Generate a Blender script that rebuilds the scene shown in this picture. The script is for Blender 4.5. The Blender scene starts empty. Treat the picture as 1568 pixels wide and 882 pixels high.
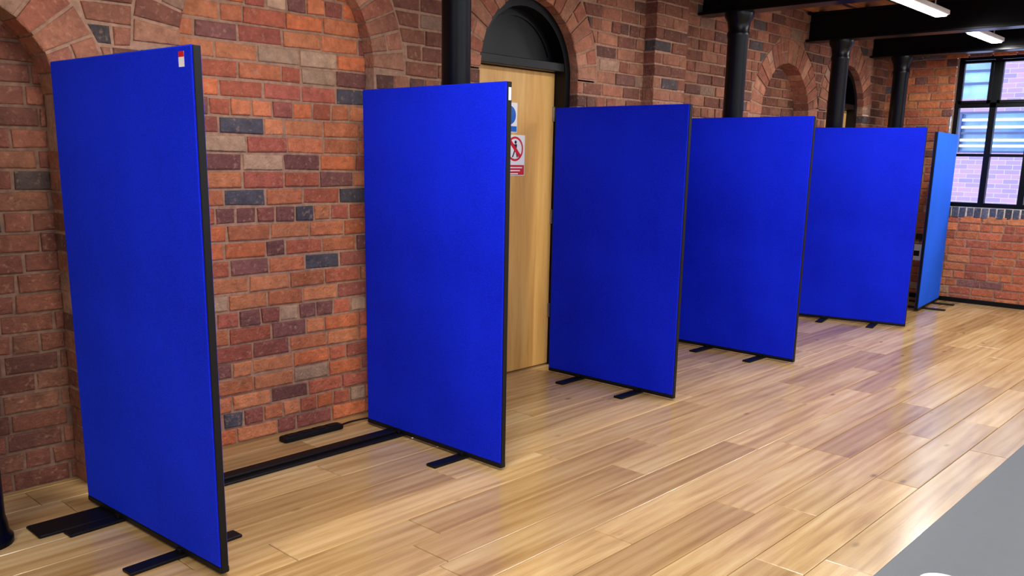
import bpy, math, random
from mathutils import Matrix, Vector
random.seed(11)
scene = bpy.context.scene
scene.view_settings.view_transform = 'Standard'
scene.view_settings.look = 'None'

def srgb(r, g, b):
    def f(c):
        c /= 255.0
        return c/12.92 if c <= 0.04045 else ((c+0.055)/1.055)**2.4
    return (f(r), f(g), f(b), 1.0)

# ------------------------------------------------------------------ mesh builder
class MB:
    def __init__(s):
        s.v = []; s.f = []; s.m = []
    def quad(s, pts, mi=0):
        n = len(s.v); s.v += [tuple(p) for p in pts]
        s.f.append(tuple(range(n, n+len(pts)))); s.m.append(mi)
    def box(s, x0, x1, y0, y1, z0, z1, mi=0, ch=0.0):
        x0, x1 = min(x0, x1), max(x0, x1); y0, y1 = min(y0, y1), max(y0, y1); z0, z1 = min(z0, z1), max(z0, z1)
        n = len(s.v)
        if ch <= 0:
            s.v += [(x0,y0,z0),(x1,y0,z0),(x1,y1,z0),(x0,y1,z0),(x0,y0,z1),(x1,y0,z1),(x1,y1,z1),(x0,y1,z1)]
            for q in [(0,3,2,1),(4,5,6,7),(0,1,5,4),(1,2,6,5),(2,3,7,6),(3,0,4,7)]:
                s.f.append(tuple(n+i for i in q)); s.m.append(mi)
        else:
            c = ch
            def ring(z, i):
                return [(x0+i+c,y0+i,z),(x1-i-c,y0+i,z),(x1-i,y0+i+c,z),(x1-i,y1-i-c,z),(x1-i-c,y1-i,z),(x0+i+c,y1-i,z),(x0+i,y1-i-c,z),(x0+i,y0+i+c,z)]
            for r in [ring(z0, c), ring(z0+c, 0), ring(z1-c, 0), ring(z1, c)]: s.v += r
            for k in range(3):
                for i in range(8):
                    j = (i+1) % 8
                    s.f.append((n+k*8+i, n+k*8+j, n+(k+1)*8+j, n+(k+1)*8+i)); s.m.append(mi)
            s.f.append(tuple(n+7-i for i in range(8))); s.m.append(mi)
            s.f.append(tuple(n+24+i for i in range(8))); s.m.append(mi)
    def lathe(s, cx, cy, prof, seg=32, mi=0):
        n = len(s.v)
        for (r, z) in prof:
            for i in range(seg):
                a = 2*math.pi*i/seg
                s.v.append((cx+r*math.cos(a), cy+r*math.sin(a), z))
        for k in range(len(prof)-1):
            for i in range(seg):
                j = (i+1) % seg
                s.f.append((n+k*seg+i, n+k*seg+j, n+(k+1)*seg+j, n+(k+1)*seg+i)); s.m.append(mi)
        s.f.append(tuple(n+seg-1-i for i in range(seg))); s.m.append(mi)
        s.f.append(tuple(n+(len(prof)-1)*seg+i for i in range(seg))); s.m.append(mi)
    def obj(s, name, mats, parent=None, smooth=False):
        me = bpy.data.meshes.new(name)
        me.from_pydata(s.v, [], s.f)
        for m in mats: me.materials.append(m)
        me.polygons.foreach_set('material_index', s.m)
        if smooth:
            me.polygons.foreach_set('use_smooth', [True]*len(s.f))
        me.update()
        o = bpy.data.objects.new(name, me)
        scene.collection.objects.link(o)
        if parent: o.parent = parent
        if smooth:
            try:
                me.set_sharp_from_angle(angle=math.radians(40))
            except Exception: pass
        return o

def empty(name, loc=(0,0,0), rotz=0):
    e = bpy.data.objects.new(name, None)
    e.location = loc; e.rotation_euler = (0,0,rotz); e.empty_display_size = 0.2
    scene.collection.objects.link(e)
    return e

# ------------------------------------------------------------------ materials
def newmat(name):
    m = bpy.data.materials.new(name); m.use_nodes = True
    nt = m.node_tree
    return m, nt, nt.nodes, nt.links, nt.nodes['Principled BSDF']

def simple(name, col, rough=0.5, metal=0.0, noise=0.0, nscale=20, bump=0.0, spec=0.5):
    m, nt, N, L, B = newmat(name)
    B.inputs['Roughness'].default_value = rough
    B.inputs['Metallic'].default_value = metal
    B.inputs['Specular IOR Level'].default_value = spec
    tc = N.new('ShaderNodeTexCoord')
    n = N.new('ShaderNodeTexNoise'); n.inputs['Scale'].default_value = nscale; n.inputs['Detail'].default_value = 5
    L.new(tc.outputs['Object'], n.inputs['Vector'])
    r = N.new('ShaderNodeValToRGB')
    k = noise
    r.color_ramp.elements[0].color = (col[0]*(1-k), col[1]*(1-k), col[2]*(1-k), 1)
    r.color_ramp.elements[1].color = (min(1,col[0]*(1+k)), min(1,col[1]*(1+k)), min(1,col[2]*(1+k)), 1)
    r.color_ramp.elements[0].position = .3; r.color_ramp.elements[1].position = .7
    L.new(n.outputs['Fac'], r.inputs['Fac']); L.new(r.outputs['Color'], B.inputs['Base Color'])
    if bump > 0:
        b = N.new('ShaderNodeBump'); b.inputs['Strength'].default_value = bump; b.inputs['Distance'].default_value = .01
        L.new(n.outputs['Fac'], b.inputs['Height']); L.new(b.outputs['Normal'], B.inputs['Normal'])
    return m

def brickmat(name, cols, dark=0.75, rough=0.85, gain=1.0, smear=.45):
    m, nt, N, L, B = newmat(name)
    B.inputs['Roughness'].default_value = rough
    B.inputs['Specular IOR Level'].default_value = .35
    geo = N.new('ShaderNodeNewGeometry')
    r = N.new('ShaderNodeValToRGB'); cr = r.color_ramp; cr.interpolation = 'CONSTANT'
    tot = sum(c[1] for c in cols); acc = 0
    for i, (c, w) in enumerate(cols):
        if i == 0: e = cr.elements[0]; e.position = 0
        elif i == 1: e = cr.elements[1]; e.position = acc/tot
        else: e = cr.elements.new(acc/tot)
        e.color = srgb(*c); acc += w
    L.new(geo.outputs['Random Per Island'], r.inputs['Fac'])
    m7 = N.new('ShaderNodeMath'); m7.operation = 'MULTIPLY'; m7.inputs[1].default_value = 91.7
    fr = N.new('ShaderNodeMath'); fr.operation = 'FRACT'
    L.new(geo.outputs['Random Per Island'], m7.inputs[0]); L.new(m7.outputs[0], fr.inputs[0])
    mb_ = N.new('ShaderNodeMapRange'); mb_.inputs[3].default_value = .78*gain; mb_.inputs[4].default_value = 1.2*gain
    L.new(fr.outputs[0], mb_.inputs[0])
    tc = N.new('ShaderNodeTexCoord')
    n1 = N.new('ShaderNodeTexNoise'); n1.inputs['Scale'].default_value = 20; n1.inputs['Detail'].default_value = 6; n1.inputs['Roughness'].default_value = .65
    L.new(tc.outputs['Object'], n1.inputs['Vector'])
    mr = N.new('ShaderNodeMapRange'); mr.inputs[1].default_value = .3; mr.inputs[2].default_value = .7; mr.inputs[3].default_value = .66; mr.inputs[4].default_value = 1.22
    L.new(n1.outputs['Fac'], mr.inputs[0])
    n2 = N.new('ShaderNodeTexNoise'); n2.inputs['Scale'].default_value = 1.3; n2.inputs['Detail'].default_value = 4
    L.new(tc.outputs['Object'], n2.inputs['Vector'])
    mr2 = N.new('ShaderNodeMapRange'); mr2.inputs[1].default_value = .35; mr2.inputs[2].default_value = .65; mr2.inputs[3].default_value = dark; mr2.inputs[4].default_value = 1.08
    L.new(n2.outputs['Fac'], mr2.inputs[0])
    mul = N.new('ShaderNodeMath'); mul.operation = 'MULTIPLY'
    L.new(mr.outputs[0], mul.inputs[0]); L.new(mr2.outputs[0], mul.inputs[1])
    mul2 = N.new('ShaderNodeMath'); mul2.operation = 'MULTIPLY'
    L.new(mul.outputs[0], mul2.inputs[0]); L.new(mb_.outputs[0], mul2.inputs[1])
    vm = N.new('ShaderNodeVectorMath'); vm.operation = 'SCALE'
    L.new(r.outputs['Color'], vm.inputs[0]); L.new(mul2.outputs[0], vm.inputs['Scale'])
    n3 = N.new('ShaderNodeTexNoise'); n3.inputs['Scale'].default_value = 45; n3.inputs['Detail'].default_value = 4
    L.new(tc.outputs['Object'], n3.inputs['Vector'])
    mr3 = N.new('ShaderNodeMapRange'); mr3.inputs[1].default_value = .57; mr3.inputs[2].default_value = .75; mr3.inputs[3].default_value = 0; mr3.inputs[4].default_value = smear
    L.new(n3.outputs['Fac'], mr3.inputs[0])
    mx = N.new('ShaderNodeMixRGB'); mx.inputs[2].default_value = srgb(192,150,122)
    L.new(mr3.outputs[0], mx.inputs[0]); L.new(vm.outputs[0], mx.inputs[1])
    L.new(mx.outputs[0], B.inputs['Base Color'])
    n4 = N.new('ShaderNodeTexNoise'); n4.inputs['Scale'].default_value = 75; n4.inputs['Detail'].default_value = 6
    L.new(tc.outputs['Object'], n4.inputs['Vector'])
    ad = N.new('ShaderNodeMath'); ad.operation = 'ADD'; L.new(n1.outputs['Fac'], ad.inputs[0]); L.new(n4.outputs['Fac'], ad.inputs[1])
    b = N.new('ShaderNodeBump'); b.inputs['Strength'].default_value = .9; b.inputs['Distance'].default_value = .010
    L.new(ad.outputs[0], b.inputs['Height']); L.new(b.outputs['Normal'], B.inputs['Normal'])
    return m

M_brick_or = brickmat('brick_orange', [((198,116,78),5),((182,98,72),4),((206,128,86),4),((172,92,74),3),((128,80,74),2.2),((84,80,88),1.0),((184,148,120),.9),((150,84,72),2),((204,112,70),2.5)], .82, gain=.97)
M_brick_ag = brickmat('brick_aged', [((160,102,78),5),((146,90,70),4),((168,112,86),3),((134,84,68),3),((114,76,66),1.8),((88,78,78),.5),((164,128,106),1)], .68, gain=.95, smear=.4)
M_brick_vo = brickmat('brick_voussoir', [((176,114,88),5),((162,98,76),4),((182,126,98),3),((148,92,74),2),((172,132,108),1)], .76, gain=.95)
M_brick_dk = brickmat('brick_recess_shade', [((150,92,72),5),((136,82,66),4),((156,102,78),3),((122,76,64),2),((92,76,72),.5)], .66, gain=.9, smear=.35)  # shadow inside the arch recesses is put into these darker brick colours
M_brick_end = brickmat('brick_end', [((200,116,74),5),((186,102,70),4),((206,130,86),3),((170,92,68),3),((126,82,76),1.2),((92,88,96),.5),((194,150,114),1)], .85)
M_brick_bl = brickmat('brick_blue', [((70,75,92),4),((84,88,104),3),((60,62,76),2)], .9, .6)
M_mortar = simple('mortar', srgb(156,120,98), .95, 0, .25, 40, .6)
M_mortar_d = simple('mortar_recess_shade', srgb(124,94,78), .95, 0, .3, 30, .6)  # mortar darkened to go with the shade coloured into the recess bricks
M_mortar_l = simple('mortar_light', srgb(200,192,182), .95, 0, .2, 40, .4)
M_black = simple('black_paint', srgb(6,8,12), .35, 0, .1, spec=.25)
M_castiron = simple('cast_iron_paint', srgb(5,7,13), .3, 0, .15, 6, .05, spec=.22)
M_frame = simple('panel_frame_black', srgb(9,9,12), .5, 0, .1, spec=.25)
M_steel = simple('brushed_steel', srgb(170,170,170), .35, .9, .1)
M_white = simple('white_plaster', srgb(205,203,198), .8, 0, .05, 5)
M_ceil = simple('ceiling_board', srgb(46,38,36), .8, 0, .3, 4)
M_tabletop = simple('grey_laminate', srgb(88,92,98), .5, 0, .03, 60)
M_cup = simple('white_ceramic', srgb(235,235,235), .2, 0, .01)
M_signw = simple('sign_white', srgb(235,235,238), .4, 0, .01)
M_signr = simple('sign_red', srgb(205,25,35), .4, 0, .02)
M_signb = simple('sign_blue', srgb(25,95,190), .4, 0, .02)
M_signk = simple('sign_black', srgb(20,20,22), .4, 0, .02)

def fabric(name='blue_fabric', c0=(.001,.008,.52,1), c1=(.004,.020,.80,1)):
    m, nt, N, L, B = newmat(name)
    tc = N.new('ShaderNodeTexCoord')
    n = N.new('ShaderNodeTexNoise'); n.inputs['Scale'].default_value = 300; n.inputs['Detail'].default_value = 3
    L.new(tc.outputs['Object'], n.inputs['Vector'])
    n2 = N.new('ShaderNodeTexNoise'); n2.inputs['Scale'].default_value = 1.6; n2.inputs['Detail'].default_value = 3
    L.new(tc.outputs['Object'], n2.inputs['Vector'])
    ad = N.new('ShaderNodeMath'); ad.operation = 'MULTIPLY_ADD'; ad.inputs[1].default_value = .7
    L.new(n2.outputs['Fac'], ad.inputs[0]); L.new(n.outputs['Fac'], ad.inputs[2])
    r = N.new('ShaderNodeValToRGB')
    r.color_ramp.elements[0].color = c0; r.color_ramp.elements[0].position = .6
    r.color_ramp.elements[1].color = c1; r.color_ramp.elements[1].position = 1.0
    L.new(ad.outputs[0], r.inputs['Fac']); L.new(r.outputs['Color'], B.inputs['Base Color'])
    B.inputs['Roughness'].default_value = .75
    B.inputs['Specular IOR Level'].default_value = .12
    B.inputs['Sheen Weight'].default_value = .30
    B.inputs['Sheen Roughness'].default_value = .4
    B.inputs['Sheen Tint'].default_value = (.06,.3,1,1)
    b = N.new('ShaderNodeBump'); b.inputs['Strength'].default_value = .5; b.inputs['Distance'].default_value = .0016
    L.new(n.outputs['Fac'], b.inputs['Height']); L.new(b.outputs['Normal'], B.inputs['Normal'])
    return m
M_fabric = fabric()
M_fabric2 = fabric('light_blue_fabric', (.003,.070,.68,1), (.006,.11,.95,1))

def wood(name, c0, c1, c2, rough, axis='X', island=True, knots=True, fine=.25, wv=.10):
    m, nt, N, L, B = newmat(name)
    tc = N.new('ShaderNodeTexCoord'); geo = N.new('ShaderNodeNewGeometry')
    off = N.new('ShaderNodeVectorMath'); off.operation = 'SCALE'; off.inputs[0].default_value = (37.3, 51.7, 23.1)
    if island: L.new(geo.outputs['Random Per Island'], off.inputs['Scale'])
    else: off.inputs['Scale'].default_value = .3
    add = N.new('ShaderNodeVectorMath'); L.new(tc.outputs['Object'], add.inputs[0]); L.new(off.outputs[0], add.inputs[1])
    def mp(a, b):
        k = N.new('ShaderNodeMapping')
        k.inputs['Scale'].default_value = (a,b,b) if axis == 'X' else (b,b,a)
        L.new(add.outputs[0], k.inputs['Vector']); return k
    n1 = N.new('ShaderNodeTexNoise'); n1.inputs['Scale'].default_value = 1; n1.inputs['Detail'].default_value = 6; n1.inputs['Distortion'].default_value = 1.2
    L.new(mp(.9, 9).outputs[0], n1.inputs['Vector'])
    n2 = N.new('ShaderNodeTexNoise'); n2.inputs['Scale'].default_value = 1; n2.inputs['Detail'].default_value = 4
    L.new(mp(5, 160).outputs[0], n2.inputs['Vector'])
    w = N.new('ShaderNodeTexWave'); w.wave_type = 'RINGS'; w.inputs['Scale'].default_value = 1.0; w.inputs['Distortion'].default_value = 5; w.inputs['Detail'].default_value = 2
    L.new(mp(.35, 6).outputs[0], w.inputs['Vector'])
    r = N.new('ShaderNodeValToRGB'); e = r.color_ramp.elements
    e[0].color = c0; e[0].position = .25; e[1].color = c2; e[1].position = .75
    x = e.new(.5); x.color = c1
    s1 = N.new('ShaderNodeMath'); s1.operation = 'MULTIPLY_ADD'; s1.inputs[1].default_value = fine
    L.new(n2.outputs['Fac'], s1.inputs[0]); L.new(n1.outputs['Fac'], s1.inputs[2])
    s2 = N.new('ShaderNodeMath'); s2.operation = 'MULTIPLY_ADD'; s2.inputs[1].default_value = wv
    L.new(w.outputs['Fac'], s2.inputs[0]); L.new(s1.outputs[0], s2.inputs[2])
    s3 = N.new('ShaderNodeMath'); s3.operation = 'SUBTRACT'; s3.inputs[1].default_value = fine*.5+wv*.5
    L.new(s2.outputs[0], s3.inputs[0]); L.new(s3.outputs[0], r.inputs['Fac'])
    col = r.outputs['Color']
    if island:
        tr = N.new('ShaderNodeValToRGB'); te = tr.color_ramp.elements
        te[0].color = (.78,.72,.63,1); te[1].color = (1.14,1.13,1.11,1); tm = te.new(.3); tm.color = (.95,.93,.88,1)
        mm = N.new('ShaderNodeMath'); mm.operation = 'MULTIPLY'; mm.inputs[1].default_value = 7.31
        fr = N.new('ShaderNodeMath'); fr.operation = 'FRACT'
        L.new(geo.outputs['Random Per Island'], mm.inputs[0]); L.new(mm.outputs[0], fr.inputs[0]); L.new(fr.outputs[0], tr.inputs['Fac'])
        mu = N.new('ShaderNodeMixRGB'); mu.blend_type = 'MULTIPLY'; mu.inputs[0].default_value = 1
        L.new(col, mu.inputs[1]); L.new(tr.outputs['Color'], mu.inputs[2]); col = mu.outputs[0]
    if knots:
        v = N.new('ShaderNodeTexVoronoi'); v.inputs['Scale'].default_value = 1
        L.new(mp(2.2, 5.0).outputs[0], v.inputs['Vector'])
        kr = N.new('ShaderNodeMapRange'); kr.inputs[1].default_value = .02; kr.inputs[2].default_value = .09; kr.inputs[3].default_value = .75; kr.inputs[4].default_value = 0
        L.new(v.outputs['Distance'], kr.inputs[0])
        km = N.new('ShaderNodeMixRGB'); km.inputs[2].default_value = srgb(105,70,40)
        L.new(kr.outputs[0], km.inputs[0]); L.new(col, km.inputs[1]); col = km.outputs[0]
    L.new(col, B.inputs['Base Color'])
    B.inputs['Roughness'].default_value = rough
    b = N.new('ShaderNodeBump'); b.inputs['Strength'].default_value = .10; b.inputs['Distance'].default_value = .002
    L.new(n2.outputs['Fac'], b.inputs['Height']); L.new(b.outputs['Normal'], B.inputs['Normal'])
    return m
M_floor = wood('oak_planks', srgb(162,126,80), srgb(190,155,105), srgb(206,177,130), .20, fine=.3, wv=.14)
M_door = wood('oak_veneer', srgb(196,142,70), srgb(214,164,88), srgb(224,180,108), .45, axis='Z', island=False, knots=False)
M_joist = wood('joist_timber', srgb(120,70,36), srgb(165,100,52), srgb(190,120,66), .7, island=True, knots=False)

def emis(name, col, st):
    m, nt, N, L, B = newmat(name)
    B.inputs['Base Color'].default_value = (.9,.9,.9,1)
    B.inputs['Emission Color'].default_value = col; B.inputs['Emission Strength'].default_value = st
    return m
M_tube = emis('light_diffuser', (1,.98,.96,1), 14)

def glass():
    m, nt, N, L, B = newmat('window_glass')
    t = N.new('ShaderNodeBsdfTransparent'); t.inputs[0].default_value = (.93,.96,1,1)
    g = N.new('ShaderNodeBsdfGlossy'); g.inputs['Roughness'].default_value = .02
    mx = N.new('ShaderNodeMixShader'); mx.inputs[0].default_value = .06
    L.new(t.outputs[0], mx.inputs[1]); L.new(g.outputs[0], mx.inputs[2])
    L.new(mx.outputs[0], N['Material Output'].inputs['Surface'])
    return m
M_glass = glass()

def facade():
    m, nt, N, L, B = newmat('outside_brickwork')
    tc = N.new('ShaderNodeTexCoord')
    sx = N.new('ShaderNodeSeparateXYZ'); L.new(tc.outputs['Object'], sx.inputs[0])
    cx = N.new('ShaderNodeCombineXYZ'); L.new(sx.outputs['Y'], cx.inputs['X']); L.new(sx.outputs['Z'], cx.inputs['Y'])
    br = N.new('ShaderNodeTexBrick'); br.inputs['Scale'].default_value = 1
    br.inputs['Brick Width'].default_value = .225; br.inputs['Row Height'].default_value = .075; br.inputs['Mortar Size'].default_value = .005
    br.inputs['Color1'].default_value = srgb(150,112,135); br.inputs['Color2'].default_value = srgb(118,98,128); br.inputs['Mortar'].default_value = srgb(150,138,160)
    L.new(cx.outputs[0], br.inputs['Vector']); L.new(br.outputs['Color'], B.inputs['Base Color'])
    B.inputs['Roughness'].default_value = .9
    return m
M_facade = facade()
M_outwin = simple('outside_window_blue', srgb(130,165,215), .2, 0, .3, 3)
M_outdark = simple('outside_frame_navy', srgb(50,60,100), .5, 0, .1, 3)
M_outrail = simple('outside_rail_white', srgb(215,230,245), .5, 0, .02)

# ------------------------------------------------------------------ brickwork
PH = .0865; PL = .232; J = .0135
def brick(mb, q, depth, mp, mi, d0=0.0):
    cs = sum(p[0] for p in q)/4; cz = sum(p[1] for p in q)/4
    jd = random.uniform(-.005, .004)
    def ins(p, k):
        dx = cs-p[0]; dz = cz-p[1]
        kx = min(k, abs(dx)*.8); kz = min(k, abs(dz)*.8)
        return (p[0]+math.copysign(kx, dx), p[1]+math.copysign(kz, dz))
    q = [(p[0]+random.uniform(-.0032,.0032), p[1]+random.uniform(-.003,.003)) for p in q]
    n = len(mb.v)
    for (k, d) in ((0, depth), (0, d0+.006+jd), (.0025, d0+.002+jd), (.0075, d0+jd)):
        for p in q:
            a = ins(p, k) if k else p
            mb.v.append(tuple(mp(a[0], a[1], d)))
    for k in range(3):
        for i in range(4):
            j = (i+1) % 4
            mb.f.append((n+k*4+i, n+k*4+j, n+(k+1)*4+j, n+(k+1)*4+i)); mb.m.append(mi)
    mb.f.append((n+12,n+13,n+14,n+15)); mb.m.append(mi)

def op_interval(o, z, shrink=0.0):
    if o['t'] == 'rect':
        return (o['a'], o['b']) if o['z0']-1e-4 <= z <= o['z1']+1e-4 else None
    if z < o['sp']: return (o['cx']-o['r'], o['cx']+o['r'])
    R = o['r']+o['ring']-shrink; h = z-o['sp']
    if h >= R: return None
    w = math.sqrt(R*R-h*h)
    return (o['cx']-w, o['cx']+w)

def brick_wall(mb, mp, s0, s1, z0, z1, ops, mi, mm, d0=0.0, phase=0):
    rows = int(math.ceil((z1-z0)/PH-1e-6))
    for k in range(rows):
        za = z0+k*PH; zb = min(za+PH, z1)
        head = ((k+phase) % 6 == 3)
        L = PL/2 if head else PL
        offs = -PL*(.25 if head else (.5 if (k+phase) % 2 else 0)) + random.uniform(-.015,.015)
        s = s0+offs
        bricks = []
        while s < s1:
            l2 = L*random.uniform(.93,1.06)
            if not head and random.random() < .06: l2 = PL/2
            a = max(s, s0); b = min(s+l2, s1)
            if b-a > .03: bricks.append((a, b))
            s += l2
        zb0 = za+J/2; zb1 = zb-J/2
        if zb1-zb0 < .015: continue
        for (a, b) in bricks:
            pieces = [((a+J/2, b-J/2, b-J/2, a+J/2), .03)]
            for o in ops:
                isa = o['t'] == 'arch'
                if isa:
                    I0 = op_interval(o, zb0); I1 = op_interval(o, zb1)
                    if zb0 < o['sp'] <= zb1: I0 = op_interval(o, o['sp'])
                else:
                    zm = (zb0+zb1)/2; I0 = I1 = op_interval(o, zm)
                if I0 is None and I1 is None: continue
                if I1 is None: I1 = (o['cx'], o['cx'])
                if I0 is None: I0 = I1
                above = isa and zb1 > o['sp']
                g = J if above else 0
                jamb = isa and not above
                new = []
                for (p, dp) in pieces:
                    if p[0] >= max(I0[1],I1[1])+g or p[1] <= min(I0[0],I1[0])-g:
                        new.append((p, dp)); continue
                    dd = o['D'] if jamb else dp
                    lb = min(p[1], I0[0]-g); lt = min(p[2], I1[0]-g)
                    if max(lb-p[0], lt-p[3]) > .03:
                        new.append(((p[0], max(lb,p[0]+.004), max(lt,p[3]+.004), p[3]), dd))
                    rb = max(p[0], I0[1]+g); rt = max(p[3], I1[1]+g)
                    if max(p[1]-rb, p[2]-rt) > .03:
                        new.append(((min(rb,p[1]-.004), p[1], p[2], min(rt,p[2]-.004)), dd))
                pieces = new
            for (p, dp) in pieces:
                brick(mb, [(p[0],zb0),(p[1],zb0),(p[2],zb1),(p[3],zb1)], d0+dp, mp, mi, d0)
        nsub = 3
        for u in range(nsub):
            m0 = za+(zb-za)*u/nsub; m1 = za+(zb-za)*(u+1)/nsub
            segs = [(s0, s1, s1, s0)]
            for o in ops:
                zm = (m0+m1)/2
                I0 = op_interval(o, zm, .03); I1 = I0
                if I0 is None: continue
                new = []
                for p in segs:
                    if p[0] >= I0[1] or p[1] <= I0[0]: new.append(p); continue
                    if I0[0] > p[0]: new.append((p[0], I0[0]-.005, I1[0]-.005, p[3]))
                    if I0[1] < p[1]: new.append((I0[1]+.005, p[1], p[2], I1[1]+.005))
                segs = new
            for p in segs:
                mb.quad([mp(p[0],m0,d0+.009), mp(p[1],m0,d0+.009), mp(p[2],m1,d0+.009), mp(p[3],m1,d0+.009)], mm)

def arch_ring(mb, mp, o, mi, mm):
    cx, r, sp, ring, D = o['cx'], o['r'], o['sp'], o['ring'], o['D']
    n = int(round(math.pi*r/.078))
    for i in range(n):
        a0 = math.pi*i/n; a1 = math.pi*(i+1)/n
        g0 = J/2/r; g1 = J/2/(r+ring)
        def P(R, a): return (cx+R*math.cos(a), sp+R*math.sin(a))
        if i % 3 == 1:
            m = r+ring*.5
            gm = J/2/m
            brick(mb, [P(r,a0+g0), P(m-J/2,a0+gm), P(m-J/2,a1-gm), P(r,a1-g0)], D, mp, mi)
            brick(mb, [P(m+J/2,a0+gm), P(r+ring,a0+g1), P(r+ring,a1-g1), P(m+J/2,a1-gm)], .03, mp, mi)
        else:
            brick(mb, [P(r,a0+g0), P(r+ring,a0+g1), P(r+ring,a1-g1), P(r,a1-g0)], D, mp, mi)
    k = 40
    for i in range(k):
        a0 = math.pi*i/k; a1 = math.pi*(i+1)/k
        def Q(R, a, d): return mp(cx+R*math.cos(a), sp+R*math.sin(a), d)
        mb.quad([Q(r+.006,a0,.0078), Q(r+ring+.045,a0,.0078), Q(r+ring+.045,a1,.0078), Q(r+.006,a1,.0078)], mm)
        mb.quad([Q(r+.006,a0,.0078), Q(r+.006,a1,.0078), Q(r+.006,a1,D+.02), Q(r+.006,a0,D+.02)], mm)
    for sg in (-1, 1):
        e = cx+sg*(r+.006)
        mb.quad([mp(e,0,.009), mp(e,sp,.009), mp(e,sp,D+.02), mp(e,0,D+.02)], mm)

WF = 3.87      # left wall face (y)
XE = 10.4      # end wall face (x)
ZC = 2.98      # ceiling
mpL = lambda s, z, d: (s, WF+d, z)
arch = lambda cx, r, sp, D, ring=.21: dict(t='arch', cx=cx, r=r, sp=sp, D=D, ring=ring)
A1 = arch(1.10, .36, 1.69, .16)
A2 = arch(2.545, .545, 1.925, .08)
AD = arch(4.37, .47, 2.0, .14)
A3 = arch(7.96, .48, 1.89, .15)
AE = arch(9.33, .47, 2.0, .14)
A0 = arch(-.35, .47, 1.9, .12)
ops = [A0, A1, A2, AD, A3, AE]
mb = MB()
brick_wall(mb, mpL, -2.5, XE, 0, ZC, ops, 1, 3)
for o in ops: arch_ring(mb, mpL, o, 2, 3)
for o, mi, mo in ((A0,4,5),(A1,4,5),(A2,0,3),(A3,1,3)):
    brick_wall(mb, mpL, o['cx']-o['r']-.01, o['cx']+o['r']+.01, 0, o['sp']+o['r']+.05, [], mi, mo, d0=o['D'], phase=2)
mpP = lambda s, z, d: (s, WF-.10+d, z)
k = 0; z = 0
while z < ZC-.02:
    z1 = min(z+PH, ZC)
    cuts = [5.60, 5.815, 6.03] if k % 2 == 0 else [5.60, 5.7, 5.925, 6.03]
    for a, b in zip(cuts[:-1], cuts[1:]):
        brick(mb, [(a+J/2*(a>5.61),z+J/2),(b-J/2*(b<6.02),z+J/2),(b-J/2*(b<6.02),z1-J/2),(a+J/2*(a>5.61),z1-J/2)], .11, mpP, 1)
    z = z1; k += 1
mb.quad([(5.606,WF-.092,0),(6.024,WF-.092,0),(6.024,WF-.092,ZC),(5.606,WF-.092,ZC)], 3)
mb.quad([(5.606,WF-.092,0),(5.606,WF+.01,0),(5.606,WF+.01,ZC),(5.606,WF-.092,ZC)], 3)
mb.quad([(6.024,WF-.092,0),(6.024,WF+.01,0),(6.024,WF+.01,ZC),(6.024,WF-.092,ZC)], 3)
mb.box(-2.5, XE+.3, WF+.26, WF+.36, 0, ZC+.1, 3)
mb.obj('wall_left', [M_brick_or, M_brick_ag, M_brick_vo, M_mortar, M_brick_dk, M_mortar_d])

# end wall with window opening
mpE = lambda s, z, d: (XE+d, s, z)
WY0, WY1, WZ0, WZ1 = 1.63, 3.15, 1.04, 2.62
mb = MB()
wops = [dict(t='rect', a=WY0, b=WY1, z0=WZ0, z1=WZ1), dict(t='rect', a=WY0-.1, b=WY1+.02, z0=.915, z1=1.04),
        dict(t='rect', a=-2.2, b=-.6, z0=WZ0, z1=WZ1)]
brick_wall(mb, mpE, -4.0, WF+.02, 0, ZC, wops, 0, 3)
s = WY0-.1
while s < WY1+.02-.03:
    brick(mb, [(s+J/2,.925),(s+.075-J/2,.925),(s+.075-J/2,1.035),(s+J/2,1.035)], .05, mpE, 4, d0=-.004)
    s += .075
mb.quad([mpE(WY0-.1,.915,.005),mpE(WY1+.03,.915,.005),mpE(WY1+.03,1.04,.005),mpE(WY0-.1,1.04,.005)], 5)
for (a,b) in ((WY0,WY1),(-2.2,-.6)):
    mb.quad([mpE(a,WZ0,.009),mpE(a,WZ1,.009),mpE(a,WZ1,.25),mpE(a,WZ0,.25)],3)
    mb.quad([mpE(b,WZ0,.009),mpE(b,WZ1,.009),mpE(b,WZ1,.25),mpE(b,WZ0,.25)],3)
    mb.quad([mpE(a,WZ0,.004),mpE(b,WZ0,.004),mpE(b,WZ0,.25),mpE(a,WZ0,.25)],4)
    mb.quad([mpE(a,WZ1,.009),mpE(b,WZ1,.009),mpE(b,WZ1,.25),mpE(a,WZ1,.25)],3)
mb.obj('wall_end', [M_brick_end, M_brick_ag, M_brick_vo, M_mortar, M_brick_bl, M_mortar_l])

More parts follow.
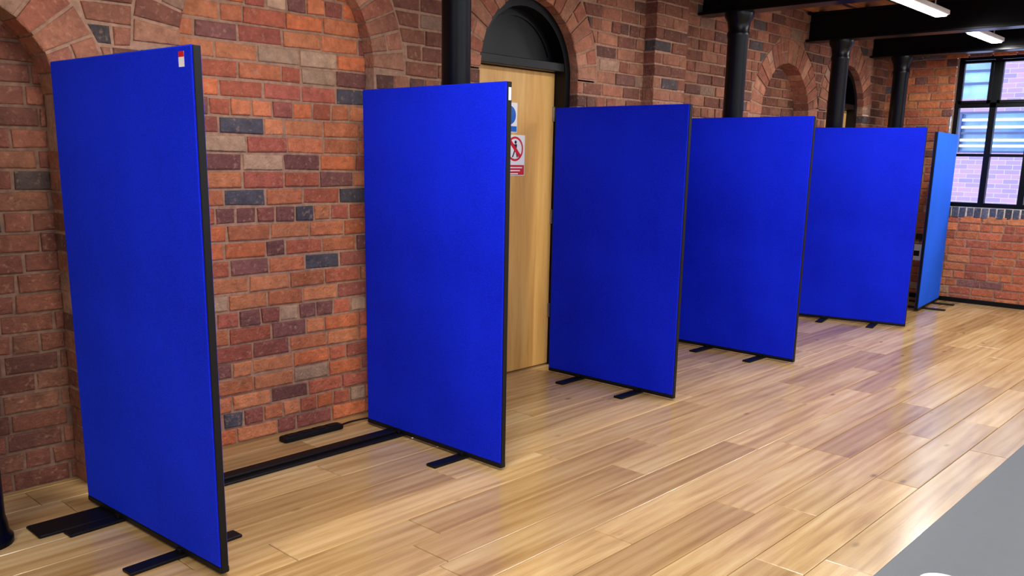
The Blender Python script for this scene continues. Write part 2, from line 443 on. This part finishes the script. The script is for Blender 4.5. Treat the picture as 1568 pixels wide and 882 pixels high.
def steel_window(name, x, y0, y1, z0, z1, ncol):
    e = empty(name)
    mb = MB()
    bw = .045
    mb.box(x, x+.06, y0, y0+bw, z0, z1, 0); mb.box(x, x+.06, y1-bw, y1, z0, z1, 0)
    mb.box(x, x+.06, y0, y1, z0, z0+bw, 0); mb.box(x, x+.06, y0, y1, z1-bw, z1, 0)
    cw = (y1-y0)/ncol
    for i in range(1, ncol):
        h = .03
        mb.box(x-.01, x+.05, y0+cw*i-h, y0+cw*i+h, z0, z1, 0)
    mb.box(x-.01, x+.05, y0, y1, 2.085, 2.135, 0)
    mb.box(x, x+.05, y0, y1, 1.575, 1.605, 0)
    for i in range(ncol):
        a = y0+cw*i+.035; b = y0+cw*(i+1)-.035; t = .028
        mb.box(x-.025, x+.02, a, a+t, 2.13, z1-.05, 0); mb.box(x-.025, x+.02, b-t, b, 2.13, z1-.05, 0)
        mb.box(x-.025, x+.02, a, b, 2.13, 2.13+t, 0); mb.box(x-.025, x+.02, a, b, z1-.05-t, z1-.05, 0)
    mb.obj('steel_frame', [M_black], e)
    g = MB(); g.quad([(x+.03,y0,z0),(x+.03,y1,z0),(x+.03,y1,z1),(x+.03,y0,z1)])
    g.obj('glazing', [M_glass], e)
    return e
steel_window('window_1', XE+.08, WY0, WY1, WZ0, WZ1, 4)
steel_window('window_2', XE+.08, -2.2, -.6, WZ0, WZ1, 4)

WR = -4.0
mb = MB()
wins = [(-1.6,.2),(1.2,3.0),(4.0,5.8),(6.8,8.6)]
mb.box(-2.5, XE+.3, WR-.3, WR, 0, .95, 0); mb.box(-2.5, XE+.3, WR-.3, WR, 2.7, ZC+.1, 0)
xs = [-2.5]+[v for w in wins for v in w]+[XE+.3]
for i in range(0, len(xs), 2): mb.box(xs[i], xs[i+1], WR-.3, WR, .95, 2.7, 0)
mb.obj('wall_right', [M_white])
for i, (a, b) in enumerate(wins):
    e = empty('window_%d' % (i+3))
    m2 = MB()
    m2.box(a, b, WR-.16, WR-.1, .95, 1.0); m2.box(a, b, WR-.16, WR-.1, 2.65, 2.7)
    for j in range(5):
        x = a+(b-a-.05)*j/4; m2.box(x, x+.05, WR-.16, WR-.1, .95, 2.7)
    m2.box(a, b, WR-.16, WR-.1, 2.0, 2.04); m2.box(a, b, WR-.16, WR-.1, 1.5, 1.53)
    m2.obj('steel_frame', [M_black], e)
mb = MB(); mb.box(-2.7, -2.5, -4.3, WF+.36, 0, ZC+.1, 0); mb.obj('wall_back', [M_white])

# ------------------------------------------------------------------ floor
mb = MB()
PWD = .20
y = WR; row = 0
while y < WF+.25:
    x = -2.5 - random.uniform(0, 1.6)
    while x < XE:
        Ln = random.uniform(1.0, 2.1)
        a = max(x, -2.5); b = min(x+Ln, XE)
        if b > a+.01:
            g = .0015; c = .0025
            x0, x1, y0, y1 = a+g, b-g, y+g, min(y+PWD, WF+.26)-g
            n = len(mb.v)
            mb.v += [(x0,y0,-.01),(x1,y0,-.01),(x1,y1,-.01),(x0,y1,-.01),(x0,y0,-c),(x1,y0,-c),(x1,y1,-c),(x0,y1,-c),(x0+c,y0+c,0),(x1-c,y0+c,0),(x1-c,y1-c,0),(x0+c,y1-c,0)]
            for k in range(2):
                for i in range(4):
                    j = (i+1) % 4
                    mb.f.append((n+k*4+i,n+k*4+j,n+k*4+4+j,n+k*4+4+i)); mb.m.append(0)
            mb.f.append((n+8,n+9,n+10,n+11)); mb.m.append(0)
        x += Ln
    y += PWD; row += 1
mb.box(-2.7, XE+.3, WR-.3, WF+.36, -.1, -.008, 1)
mb.obj('floor', [M_floor, simple('floor_gap', srgb(80,55,32), .8)])

# ceiling
mb = MB(); mb.box(-2.7, XE+.3, WR-.3, WF+.36, ZC, ZC+.1, 0); mb.obj('ceiling', [M_ceil])
mb = MB()
y = WR+.2
while y < WF-.05:
    mb.box(-2.48, XE-.01, y, y+.06, 2.85, ZC-.001, 0, .004); y += .42
mb.obj('ceiling_joists', [M_joist])
BX = [-1.4, .93, 3.39, 6.39, 8.32, 9.90]
for bx in BX:
    m2 = MB()
    m2.box(bx-.085, bx+.085, WR+.001, WF-.002, 2.59, 2.61, 0, .003)
    m2.box(bx-.085, bx+.085, WR+.001, WF-.002, 2.83, 2.849, 0, .003)
    m2.box(bx-.012, bx+.012, WR+.001, WF-.002, 2.605, 2.835, 0)
    m2.obj('steel_beam', [M_castiron])
for bx in BX:
    m2 = MB(); r = .078
    m2.lathe(bx, 3.55, [(.10,0),(.10,.025),(.092,.035),(.086,.05),(.084,.08),(r,.11),(r,2.40),(.085,2.42),(.085,2.44),(r,2.46),(.088,2.52),(.11,2.56),(.11,2.5895)], 40)
    m2.obj('cast_iron_column', [M_castiron], smooth=True)

# ------------------------------------------------------------------ doors
def arched_door(name, o):
    e = empty(name)
    cx, r, sp, D = o['cx'], o['r'], o['sp'], o['D']
    y0 = WF+.07; y1 = WF+D+.06
    m = MB(); ri = r-.055
    k = 32
    outer = [(cx+(r-.002)*math.cos(math.pi*i/k), sp+(r-.002)*math.sin(math.pi*i/k)) for i in range(k+1)]
    inner = [(cx+ri*math.cos(math.pi*i/k), sp+ri*math.sin(math.pi*i/k)) for i in range(k+1)]
    outer = [(cx+r-.002, 0)]+outer+[(cx-r+.002, 0)]
    inner = [(cx+ri, 0)]+inner+[(cx-ri, 0)]
    for i in range(len(outer)-1):
        a, b, c, d = outer[i], outer[i+1], inner[i+1], inner[i]
        m.quad([(a[0],y0,a[1]),(b[0],y0,b[1]),(c[0],y0,c[1]),(d[0],y0,d[1])])
        m.quad([(d[0],y0,d[1]),(c[0],y0,c[1]),(c[0],y1,c[1]),(d[0],y1,d[1])])
        m.quad([(a[0],y0,a[1]),(b[0],y0,b[1]),(b[0],y1,b[1]),(a[0],y1,a[1])])
    m.box(cx-ri, cx+ri, y0+.005, y1, 2.045, 2.10, 0, .003)
    m.obj('arched_frame', [M_black], e)
    m = MB()
    fan = [(cx+ri*math.cos(math.pi*i/k), WF+D+.03, sp+ri*math.sin(math.pi*i/k)) for i in range(k+1)]
    m.quad(fan)
    ra, rb = ri-.05, ri-.035
    for i in range(k):
        A = math.pi*i/k; Bn = math.pi*(i+1)/k
        P = lambda R, t: (cx+R*math.cos(t), sp+R*math.sin(t))
        pts = [P(ra,A),P(rb,A),P(rb,Bn),P(ra,Bn)]
        if min(p[1] for p in pts) < 2.11: continue
        m.quad([(p[0], WF+D+.02, p[1]) for p in pts])
        m.quad([(pts[0][0],WF+D+.02,pts[0][1]),(pts[3][0],WF+D+.02,pts[3][1]),(pts[3][0],WF+D+.03,pts[3][1]),(pts[0][0],WF+D+.03,pts[0][1])])
    m.obj('fanlight_panel', [M_black], e)
    m = MB(); m.box(cx-ri+.003, cx+ri-.003, WF+D+.02, WF+D+.065, .008, 2.04, 0, .002)
    m.obj('door_leaf', [M_door], e)
    m = MB()
    for z in (.35, 1.02, 1.72): m.box(cx+ri-.018, cx+ri+.004, WF+D+.008, WF+D+.024, z, z+.10, 0, .002)
    m.box(cx-ri+.04, cx-ri+.09, WF+D+.012, WF+D+.02, .95, 1.15, 0, .003)
    m.box(cx-ri+.055, cx-ri+.17, WF+D-.03, WF+D-.015, 1.06, 1.075, 0, .003)
    m.box(cx-ri+.055, cx-ri+.07, WF+D-.03, WF+D+.02, 1.06, 1.075, 0, .003)
    m.obj('hinges_and_handle', [M_steel], e)
    return e
arched_door('door_1', AD)
arched_door('door_2', AE)

def disc(m, cx, y, cz, r, mi, r0=0, k=32):
    for i in range(k):
        a = 2*math.pi*i/k; b = 2*math.pi*(i+1)/k
        if r0 <= 0: m.quad([(cx,y,cz),(cx+r*math.cos(a),y,cz+r*math.sin(a)),(cx+r*math.cos(b),y,cz+r*math.sin(b))], mi)
        else: m.quad([(cx+r0*math.cos(a),y,cz+r0*math.sin(a)),(cx+r*math.cos(a),y,cz+r*math.sin(a)),(cx+r*math.cos(b),y,cz+r*math.sin(b)),(cx+r0*math.cos(b),y,cz+r0*math.sin(b))], mi)
yd = WF+.14+.02
m = MB(); m.box(4.29, 4.485, yd-.004, yd-.0005, 1.355, 1.62, 0, .001)
cx, cz = 4.3875, 1.53
disc(m, cx, yd-.0047, cz, .08, 1, .066)
c, s_ = .055, .009
m.quad([(cx-c-s_,yd-.0049,cz+c-s_),(cx-c+s_,yd-.0049,cz+c+s_),(cx+c+s_,yd-.0049,cz-c+s_),(cx+c-s_,yd-.0049,cz-c-s_)],1)
disc(m, cx+.005, yd-.0043, cz+.043, .011, 2)
m.quad([(cx-.012,yd-.0043,cz+.03),(cx+.02,yd-.0043,cz+.03),(cx+.014,yd-.0043,cz-.01),(cx-.008,yd-.0043,cz-.01)],2)
m.quad([(cx-.008,yd-.0043,cz-.01),(cx+.004,yd-.0043,cz-.01),(cx-.018,yd-.0043,cz-.055),(cx-.03,yd-.0043,cz-.055)],2)
m.quad([(cx+.002,yd-.0043,cz-.01),(cx+.014,yd-.0043,cz-.01),(cx+.03,yd-.0043,cz-.055),(cx+.018,yd-.0043,cz-.055)],2)
m.quad([(4.295,yd-.0045,1.36),(4.48,yd-.0045,1.36),(4.48,yd-.0045,1.425),(4.295,yd-.0045,1.425)],1)
for i in range(3):
    z = 1.412-.02*i; m.quad([(4.31,yd-.005,z-.008),(4.46-.02*i,yd-.005,z-.008),(4.46-.02*i,yd-.005,z),(4.31,yd-.005,z)],0)
m.obj('no_entry_sign', [M_signw, M_signr, M_signk])
m = MB(); m.box(4.255, 4.405, yd-.004, yd-.0005, 1.635, 1.825, 0, .001)
disc(m, 4.33, yd-.0047, 1.745, .06, 1)
m.quad([(4.26,yd-.0045,1.64),(4.40,yd-.0045,1.64),(4.40,yd-.0045,1.675),(4.26,yd-.0045,1.675)],1)
m.quad([(4.318,yd-.005,1.71),(4.342,yd-.005,1.71),(4.342,yd-.005,1.78),(4.318,yd-.005,1.78)],0)
m.obj('fire_door_sign', [M_signw, M_signb])

# ------------------------------------------------------------------ panels
def panel(R, Lp, footspread=.27, fab=None):
    fab = fab or M_fabric
    R = Vector(R); Lp = Vector(Lp); d = Lp-R; ln = d.length
    ang = math.atan2(d.y, d.x)
    e = empty('office_partition_screen', (R.x, R.y, 0), ang)
    z0, z1 = .013, 1.80
    t = .018
    m = MB(); m.box(0, ln, -.0085, .0085, z0, z1-.003, 0, .002)
    m.box(0, ln, -t, t, z0, z0+.022, 0, .002)
    m.box(-.003, .012, -.0135, .0135, z0, z1-.001, 0, .002)
    m.box(ln-.012, ln+.003, -.0135, .0135, z0, z1-.001, 0, .002)
    m.obj('edge_frame', [M_frame], e)
    for sg in (-1, 1):
        m = MB(); m.box(.002, ln-.002, sg*.0085, sg*t, z0+.022, z1, 0, .0035)
        m.obj('fabric_face', [fab], e)
    m = MB()
    for x in (footspread, ln-footspread):
        m.box(x-.032, x+.032, -.225, .225, 0.0005, .0125, 0, .002)
        m.box(x-.015, x+.015, -.03, .03, .0125, .03, 0, .002)
    m.obj('flat_foot', [M_frame], e)
    return e
P1 = panel((1.435,2.675),(1.389,3.690))
P2 = panel((2.924,2.723),(2.936,3.755))
P3 = panel((4.605,2.832),(4.610,3.855))
P4 = panel((6.144,2.763),(6.161,3.769))
P5 = panel((8.325,2.706),(8.134,3.680))
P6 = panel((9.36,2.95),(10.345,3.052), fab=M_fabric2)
m = MB(); m.box(.045,.078,.0182,.0188,1.735,1.782,0)
m.quad([(.045,.0190,1.765),(.078,.0190,1.765),(.078,.0190,1.782),(.045,.0190,1.782)],1)
o = m.obj('asset_label', [M_signw, M_signr], P1)
m = MB(); m.box(-.0042,-.0032,-.008,.008,1.72,1.775,0); m.obj('asset_label', [M_signw], P2)

m = MB(); m.box(1.09, 1.385, 3.45, 3.59, .0005, .012, 0, .003); 
m.box(1.40, 2.95, 3.455, 3.595, .0005, .012, 0, .004); m.box(1.42, 2.94, 3.495, 3.555, .012, .024, 0, .003)
m.obj('floor_cable_cover', [M_frame])
e = empty('power_extension_strip')
m = MB(); m.box(2.40, 2.77, 3.775, 3.84, .0005, .03, 0, .006); 
for i in range(4): m.box(2.43+i*.085, 2.485+i*.085, 3.785, 3.83, .03, .033, 0, .001)
m.obj('strip_body', [M_frame], e)
cu = bpy.data.curves.new('cable','CURVE'); cu.dimensions='3D'; cu.bevel_depth=.005; cu.bevel_resolution=3
sp = cu.splines.new('BEZIER'); pts=[(2.765,3.81,.015),(2.9,3.845,.007),(3.1,3.80,.007),(3.3,3.70,.007),(3.36,3.655,.007)]
sp.bezier_points.add(len(pts)-1)
for p, c in zip(sp.bezier_points, pts): p.co=c; p.handle_left_type=p.handle_right_type='AUTO'
co = bpy.data.objects.new('cable',cu); co.data.materials.append(M_frame); scene.collection.objects.link(co); co.parent=e

m = MB(); m.box(XE-.018, XE-.001, -3.99, WF-.01, 0.0005, .05, 0, .003); m.obj('baseboard_end', [M_black])
m = MB(); m.box(XE-.012, XE-.001, 3.28, 3.42, .42, .60, 0, .003); m.box(XE-.016, XE-.012, 3.31, 3.39, .47, .53, 1, .002)
m.box(XE-.05, XE-.001, 3.22, 3.46, .66, .72, 1, .004)
m.obj('wall_socket', [M_signw, M_signk])

# ------------------------------------------------------------------ table + mug
e = empty('grey_table')
m = MB(); m.box(1.15, 2.70, -.29, .507, .715, .74, 0, .003); m.obj('table_top', [M_tabletop], e)
m = MB()
for x in (1.22, 2.6):
    for y in (-.22, .43): m.box(x-.02, x+.02, y-.02, y+.02, .0005, .714, 0, .003)
    m.box(x-.018, x+.018, -.22, .43, .67, .70)
m.box(1.22, 2.6, .41, .44, .67, .70); m.box(1.22, 2.6, -.235, -.205, .67, .70)
m.obj('table_frame', [M_black], e)
e = empty('coffee_mug', (1.402, .352, .7405))
m = MB(); m.lathe(0,0,[(.026,0),(.030,.004),(.034,.04),(.036,.088),(.0365,.09),(.0345,.09),(.033,.085),(.031,.03),(.02,.008),(.001,.007)],36)
m.obj('mug_body',[M_cup],e,smooth=True)
bpy.ops.mesh.primitive_torus_add(major_radius=.022, minor_radius=.0045, location=(0,0,0), rotation=(math.radians(90),0,0))
h = bpy.context.object; h.name='mug_handle'; h.data.materials.append(M_cup); h.parent=e; h.location=(0,-.052,.046); h.rotation_euler=(math.radians(90),0,math.radians(90))
for p in h.data.polygons: p.use_smooth=True

# ------------------------------------------------------------------ outside building
e = empty('neighbouring_building')
m = MB(); FX = 16.0
m.box(FX, FX+.4, -6, 10, -1, 2.55, 0); m.box(FX, FX+.4, -6, 10, 3.15, 3.5, 0)
yy = -6.4
while yy < 10:
    m.box(FX, FX+.4, yy, yy+.7, 2.55, 3.15, 0); yy += 2.0
m.obj('facade', [M_facade], e)
m = MB(); m.box(FX+.15, FX+.2, -6, 10, 2.5, 3.2, 0)
m.box(FX-2.05, FX-2.02, -2, 8, 1.68, 2.2, 0)
m.obj('facade_glazing', [M_outwin], e)
m = MB()
yy = -6.4
while yy < 10:
    for q in (.7, 1.32, 1.94): m.box(FX+.08, FX+.14, yy+q, yy+q+.05, 2.55, 3.15, 0)
    yy += 2.0
for z in (2.78, 2.98): m.box(FX+.08, FX+.13, -6, 10, z, z+.035, 0)
m.box(FX-.1, FX+.5, -6, 10, 3.5, 3.62, 0)
for z in (1.66, 1.92, 2.2): m.box(FX-2.12, FX-2.07, -2, 8, z, z+.03, 0)
for i in range(9): m.box(FX-2.14, FX-2.08, -1.7+1.15*i, -1.66+1.15*i, 1.66, 2.2, 0)
m.obj('facade_frames', [M_outdark], e)
m = MB()
for z in (1.74,1.82,2.0,2.1): m.box(FX-2.12, FX-2.08, -2, 8, z, z+.035, 0)
m.obj('balcony_railing', [M_outrail], e)

# ------------------------------------------------------------------ lights
def fixture(x, y, L=1.0, z=2.64, en=26, ):
    e = empty('ceiling_light', (x, y, z))
    m = MB(); m.box(-L/2-.02, L/2+.02, -.06, .06, .012, .05, 0, .005)
    for sx in (-L/3, L/3): m.box(sx-.004, sx+.004, -.004, .004, .05, ZC-.001-z, 0)
    m.obj('fixture_housing', [M_signw], e)
    m = MB(); m.box(-L/2, L/2, -.045, .045, 0, .0115, 0, .004); m.obj('diffuser', [M_tube], e)
    ld = bpy.data.lights.new('lamp','AREA'); ld.shape='RECTANGLE'; ld.size=L; ld.size_y=.09; ld.energy=en; ld.color=(1,.975,.94)
    lo = bpy.data.objects.new('lamp', ld); lo.location=(0,0,-.004); lo.parent=e
    scene.collection.objects.link(lo)
fixture(7.27, 2.52, 1.0, en=26); fixture(9.29, 2.60, .8, en=26)
for x, en in ((-.3,30), (1.95,42), (5.1,32)): fixture(x, 2.25, 1.2, en=en)
for x in (-1.9,-.2, 2.0, 5.1, 7.3, 9.1): fixture(x, .2, 1.2, en=28)
for x in (-.2, 2.2, 4.9, 7.3, 9.1): fixture(x, -2.2, 1.2, en=22)

w = bpy.data.worlds.new('sky'); scene.world = w; w.use_nodes = True
bg = w.node_tree.nodes['Background']
bg.inputs['Color'].default_value = (.68,.82,1,1); bg.inputs['Strength'].default_value = 5.5

# ------------------------------------------------------------------ camera
cam = bpy.data.cameras.new('camera'); co = bpy.data.objects.new('camera', cam)
scene.collection.objects.link(co)
f, cy = 1340.0, 530.0
ex = Vector((1261, 265-cy, f)).normalized()
kk = (.019*ex.x - ex.y)/ex.z
n = Vector((-.019, 1, kk)).normalized()
wv = ex.cross(n)
right = Vector((ex.x, wv.x, -n.x)); down = Vector((ex.y, wv.y, -n.y)); fwd = Vector((ex.z, wv.z, -n.z))
Mx = Matrix((( right.x, -down.x, -fwd.x, 0),( right.y, -down.y, -fwd.y, 0),( right.z, -down.z, -fwd.z, 1.474),(0,0,0,1)))
co.matrix_world = Mx
cam.sensor_width = 36; cam.lens = f/1568*36; cam.shift_y = (cy-441)/1568
cam.clip_start = .05
scene.camera = co
